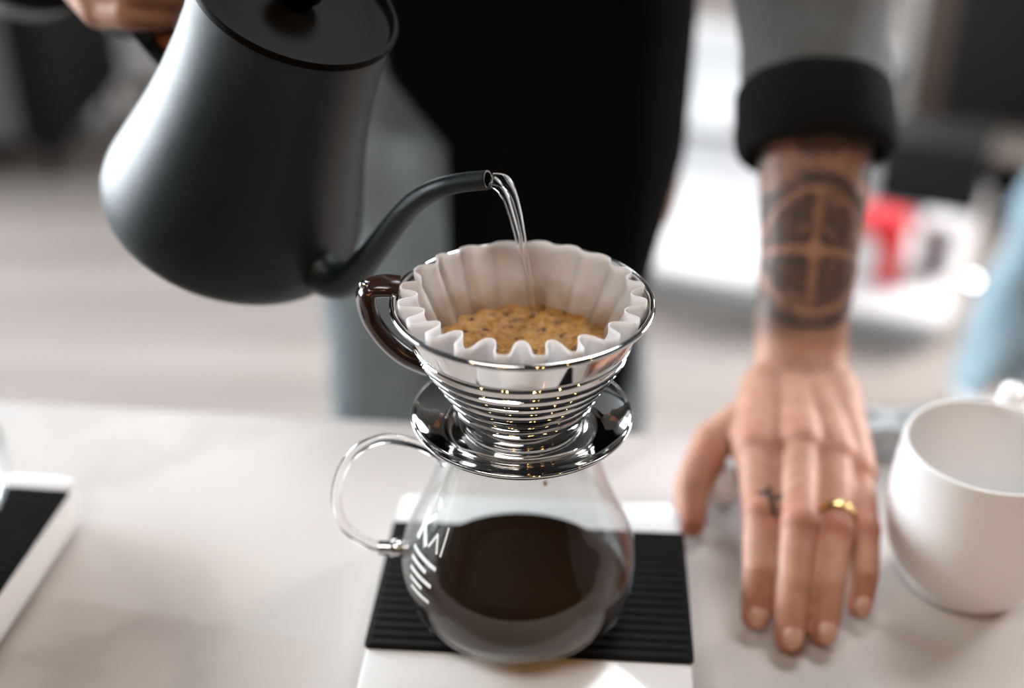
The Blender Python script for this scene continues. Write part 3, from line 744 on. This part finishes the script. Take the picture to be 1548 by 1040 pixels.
bput('apron_strap', tube(smooth_path([(TX-.09,TY-.15,.465),(TX-.075,TY-.11,.56),(TX,TY+.02,.60),(TX+.075,TY-.11,.56),(TX+.09,TY-.15,.465)], 6), .006, 12, flat=2), M_apron)
# hair, beard, eyes, shoes
hp_ = []
for k in range(170):
    a_ = random.uniform(0, 2*PI); e_ = random.uniform(.1, 1.35); d_ = Vector((math.cos(a_)*math.cos(e_), math.sin(a_)*math.cos(e_), math.sin(e_)))
    if d_.y < -.55 and e_ < .75: continue
    hp_.append(ball(HC+Vector((0,.014,.02))+Vector((d_.x*.078,d_.y*.090,d_.z*.090)), .013, 8, 6))
hp_.append(ball(HC+Vector((0,.030,.030)), .083, s=(.95,1.05,1.05)))
bput('hair', remesh(join(*hp_), .004, 1), M_hair)
M_eye = mat('eye', (.85,.85,.83), .1); M_iris = mat('iris', (.03,.02,.015), .1)
for s in (-1, 1):
    e_ = bput('eye', ball(HC+Vector((s*.031,-.070,.004)), .0115), M_eye)
    bput('iris', ball(HC+Vector((s*.031,-.0775,.001)), .0055), M_iris)
    bput('shoe', join(rbox(TX+s*.09-.045, TX+s*.09+.045, TY-.17, TY+.10, FZ+.001, FZ+.025, .040, .004), ball((TX+s*.09, TY-.085, FZ+.045), .045, s=(.9,1.8,.8)), ball((TX+s*.09, TY+.03, FZ+.06), .05, s=(.85,1.2,1.1))), M_black)

# ---------------------------------------------------------------- customer in pale jeans, mostly outside the frame on the right
CX, CY = 1.33, 1.60
cu_ = thing('person', 'customer in pale blue jeans and white trainers striding at the right edge', 'person', (CX, CY, FZ))
cui = Matrix.Translation((-CX, -CY, -FZ))
HIPL = Vector((CX-.085, CY, -.03)); HIPR = Vector((CX+.10, CY+.05, -.03))
kL = Vector((1.075, 1.74, -.44)); aL = Vector((.955, 1.64, -.81)); kR = Vector((CX+.16, CY+.0, -.45)); aR = Vector((CX+.20, CY+.25, -.80))
cb = [chain([HIPL,kL,aL], [.085,.058,.040]), chain([aL, aL+Vector((-.02,-.13,-.07))], [.036,.028]), chain([HIPR,kR,aR], [.085,.058,.040]), chain([aR, aR+Vector((0,-.13,-.07))], [.036,.028]),
      capsule((CX-.07,CY+.02,.02),(CX+.08,CY+.02,.02),.10,.10), capsule((CX,CY+.02,.05),(CX,CY,.42),.12,.13), capsule((CX-.17,CY,.48),(CX+.17,CY,.48),.06,.06),
      chain([(CX-.19,CY,.47),(CX-.24,CY+.05,.20),(CX-.22,CY-.10,.0),(CX-.21,CY-.15,-.05)],[.05,.042,.03,.03]), chain([(CX+.19,CY,.47),(CX+.24,CY+.05,.20),(CX+.22,CY-.10,.0),(CX+.21,CY-.15,-.05)],[.05,.042,.03,.03]),
      capsule((CX,CY,.52),(CX,CY-.02,.62),.052,.05), ball((CX,CY-.02,.72), .085, s=(.9,1.05,1.2)), capsule((CX,CY-.105,.72),(CX,CY-.118,.70),.010,.012)]
M_skin2 = mat('skin_plain', (.60,.38,.29), .5)
obj('body', xf(remesh(join(*cb), .008, 3), cui), M_skin2, cu_, angle=180)
jl = remesh(join(tube(smooth_path([HIPL,kL,aL,aL+Vector((-.012,-.012,-.045))], 6), smooth_vals([.098,.078,.072,.074], 6), 28), tube(smooth_path([HIPR,kR,aR], 6), smooth_vals([.098,.078,.072], 6), 28), capsule((CX-.07,CY+.02,-.02),(CX+.08,CY+.02,-.02),.108,.108)), .008, 3)
obj('jeans', xf(wrinkle(jl,.02,10,6), cui), M_jeans, cu_, angle=180)
obj('jacket', xf(wrinkle(join(loft([(CX,CY+.01,.0,.155,.135),(CX,CY+.01,.2,.160,.140),(CX,CY,.4,.19,.14),(CX,CY,.53,.15,.10),(CX,CY,.57,.07,.07)]), tube(smooth_path([(CX-.19,CY,.48),(CX-.25,CY+.05,.20),(CX-.225,CY-.09,.0)],5), smooth_vals([.065,.055,.042],5), 24), tube(smooth_path([(CX+.19,CY,.48),(CX+.25,CY+.05,.20),(CX+.225,CY-.09,.0)],5), smooth_vals([.065,.055,.042],5), 24)),.012,12), cui), mat('navy_jacket', (.03,.04,.07), .9), cu_, angle=180)
obj('hair', xf(ball((CX,CY+.01,.745), .092, s=(.95,1.05,1.1)), cui), M_hair, cu_)
for a_ in (aL, aR):
    obj('trainer', xf(join(rbox(a_.x-.055, a_.x+.045, a_.y-.20, a_.y+.07, FZ+.001, FZ+.03, .045, .004), ball((a_.x-.005, a_.y-.10, FZ+.05), .05, s=(.9,1.8,.8)), ball((a_.x, a_.y, FZ+.075), .052, s=(.9,1.2,1.2))), cui), M_white, cu_)

# ---------------------------------------------------------------- display tables behind on the right
M_wp = mat('white_lacquer', (.62,.61,.61), .35)
K_ = 1.285
A_ = Vector((.321,2.144,FZ)); ya = math.radians(-25)
su_m = Matrix.Translation(A_) @ Matrix.Rotation(ya, 4, 'Z')
def placed(name, part_list, loc, label, cat, rz=0, group=None):
    p = su_m @ Vector((loc[0]*K_, loc[1]*K_, loc[2]*K_)); t = thing(name, label, cat, p, (0,0,ya+rz), group)
    for n_, pt, m_ in part_list: obj(n_, xf(pt, Matrix.Scale(K_, 4)), m_, t)
    return t
TH = .0623
def platform(x0, x1, y0, y1):
    return [('top_board', rbox(x0,x1,y0,y1,TH-.022,TH,.02,.003), M_wp), ('base', box(x0+.015,x1-.015,y0+.015,y1-.015,0,TH-.0225,.002), mat('grey_base', (.35,.36,.36), .6))]
placed('display_platform', platform(-.45,.52,0,.66), (0,0,0), 'low white display platform with the red paper bag on it', 'platform')
placed('display_platform', platform(-.45,.185,0,.85), (0,.73,0), 'low white display platform further back, with a red folded cloth on it', 'platform')
placed('gift_bag', [('bag', box(-.052,.052,-.03,.03,0,.125,.003), M_red), ('handle', tube(smooth_path([(-.025,-.031,.123),(-.02,-.031,.15),(.02,-.031,.15),(.025,-.031,.123)],5), .002, 8), M_red), ('label_panel', xf(ball((0,0,0), .045, s=(.75,.04,1.1)), Matrix.Translation((-.016,-.0305,.045))), M_wp)], (.37,.125,TH+.001), 'red paper bag with a white oval panel on the near white platform', 'bag')
placed('black_box', [('box', box(-.10,.10,-.08,.08,0,.12,.004), M_black), ('lid', box(-.103,.103,-.083,.083,.12,.135,.004), M_black)], (.410,.545,TH+.001), 'black lidded box at the back of the near white platform', 'box')
placed('grey_box', [('box', box(-.03,.03,-.03,.03,0,.09,.004), mat('grey_card',(.3,.3,.31),.7)), ('lid', box(-.032,.032,-.032,.032,.09,.10,.003), M_wp)], (.470,.20,TH+.001), 'small grey carton beside the red paper bag', 'box')
placed('folded_cloth', [('cloth', cloth(-.05,.07,-.16,.10,0,.03,seed=4), M_red)], (-.02,.93,TH+.001), 'red folded cloth lying on the far white platform', 'cloth')
placed('wooden_platform', [('base', box(.0,.56,.0,.34,0,.095,.002), M_black), ('top_board', box(-.005,.565,-.01,.345,.0955,.112,.003), M_taupe)], (.285,.70,0), 'low dark platform with a taupe wooden top behind the near white platform', 'platform')
placed('appliance_box', [('box', box(-.20,.20,-.08,.08,0,.40,.004), M_brown), ('front', box(-.13,.19,-.085,-.08,.02,.38,.002), M_black)], (.50,.93,.113), 'brown and black box standing on the wooden platform', 'box')
placed('tall_cabinet', [('carcass', box(0,1.1,0,.4,.04,1.0,.006), M_brown), ('base', box(.02,1.08,.02,.38,0,.04), M_black), ('door', box(.01,.545,-.012,0,.06,.98,.004), M_brown), ('door', box(.555,1.09,-.012,0,.06,.98,.004), M_brown)], (.20,1.35,0), 'dark brown cabinet standing behind the appliance box at the upper right', 'cabinet')
placed('grey_post', [('post', box(-.02,.02,-.02,.02,0,.95,.003), mat('grey_post_paint', (.55,.53,.50), .5)), ('base_plate', box(-.022,.03,-.03,.03,0,.008,.002), M_taupe)], (.262,1.12,0), 'slim pale grey post standing left of the low wooden platform', 'post')
for (x_, y_, z_), lb in zip(((.690,.686,.104), (.542,.165,TH+.012)), ('small glowing disc standing in for a glint on the front edge of the taupe cabinet top', 'small glowing disc standing in for a glint at the end of the near white platform, by the pale jeans')):
    p = su_m @ Vector((x_*K_,y_*K_,z_*K_))
    t = thing('glint_disc', lb, 'light', p, (0,0,ya))  # glowing disc added in place of a bright glint, no lamp here
    obj('housing', xf(cap_lathe([(.009,-.004),(.010,0),(.009,.004)], 24), Matrix.Rotation(PI/2, 4, 'X')), M_frame, t); obj('lens', xf(ball((0,0,.004), .008, s=(1,1,.4)), Matrix.Rotation(PI/2, 4, 'X')), M_glint, t)

# ---------------------------------------------------------------- left background
zc = at(80,222,y=2.86).z
c0 = at(98,228,z=zc); c1 = at(160,150,z=zc)
cab = thing('dark_cabinet', 'dark cabinet with grey front standing on thin legs at upper left', 'cabinet', (c0.x-.45, 2.84, FZ))
h0 = zc-FZ
obj('carcass', box(-.45,.45,0,.62,h0,h0+.75,.01), M_black, cab)
obj('door', box(-.42,.335,-.012,0,h0+.03,h0+.72,.004), mat('grey_panel', (.17,.17,.17), .6), cab)
for sx_ in (-.42, .40):
    for sy_ in (.02, .58): obj('leg', tube([(sx_,sy_,0),(sx_,sy_,h0+.01)], [.012,.018], 16), M_black, cab)
s0 = at(163,240,z=FZ)
M_sb = mat('sideboard_paint', (.85,.85,.84), .6)
wb_ = thing('white_sideboard', 'pale white sideboard behind the dark cabinet and kettle', 'sideboard', (s0.x+.45, 3.58, FZ))
obj('body', box(-.62,.62,0,.4,.05,.95,.006), M_sb, wb_); obj('base', box(-.56,.56,.03,.37,0,.05), M_brown, wb_)
obj('door', box(-.60,-.01,-.015,0,.08,.92,.004), M_sb, wb_); obj('door', box(.01,.60,-.015,0,.08,.92,.004), M_sb, wb_)

# second glass server, only its edge in view on the left scale
a = math.radians(-6.5); W_ = at(-100,770,z=.031)
g2, _ = glass_server((W_.x-.008, W_.y-.012, PZ), 'glass server cropped by the left edge of the frame, on the left scale', .3)
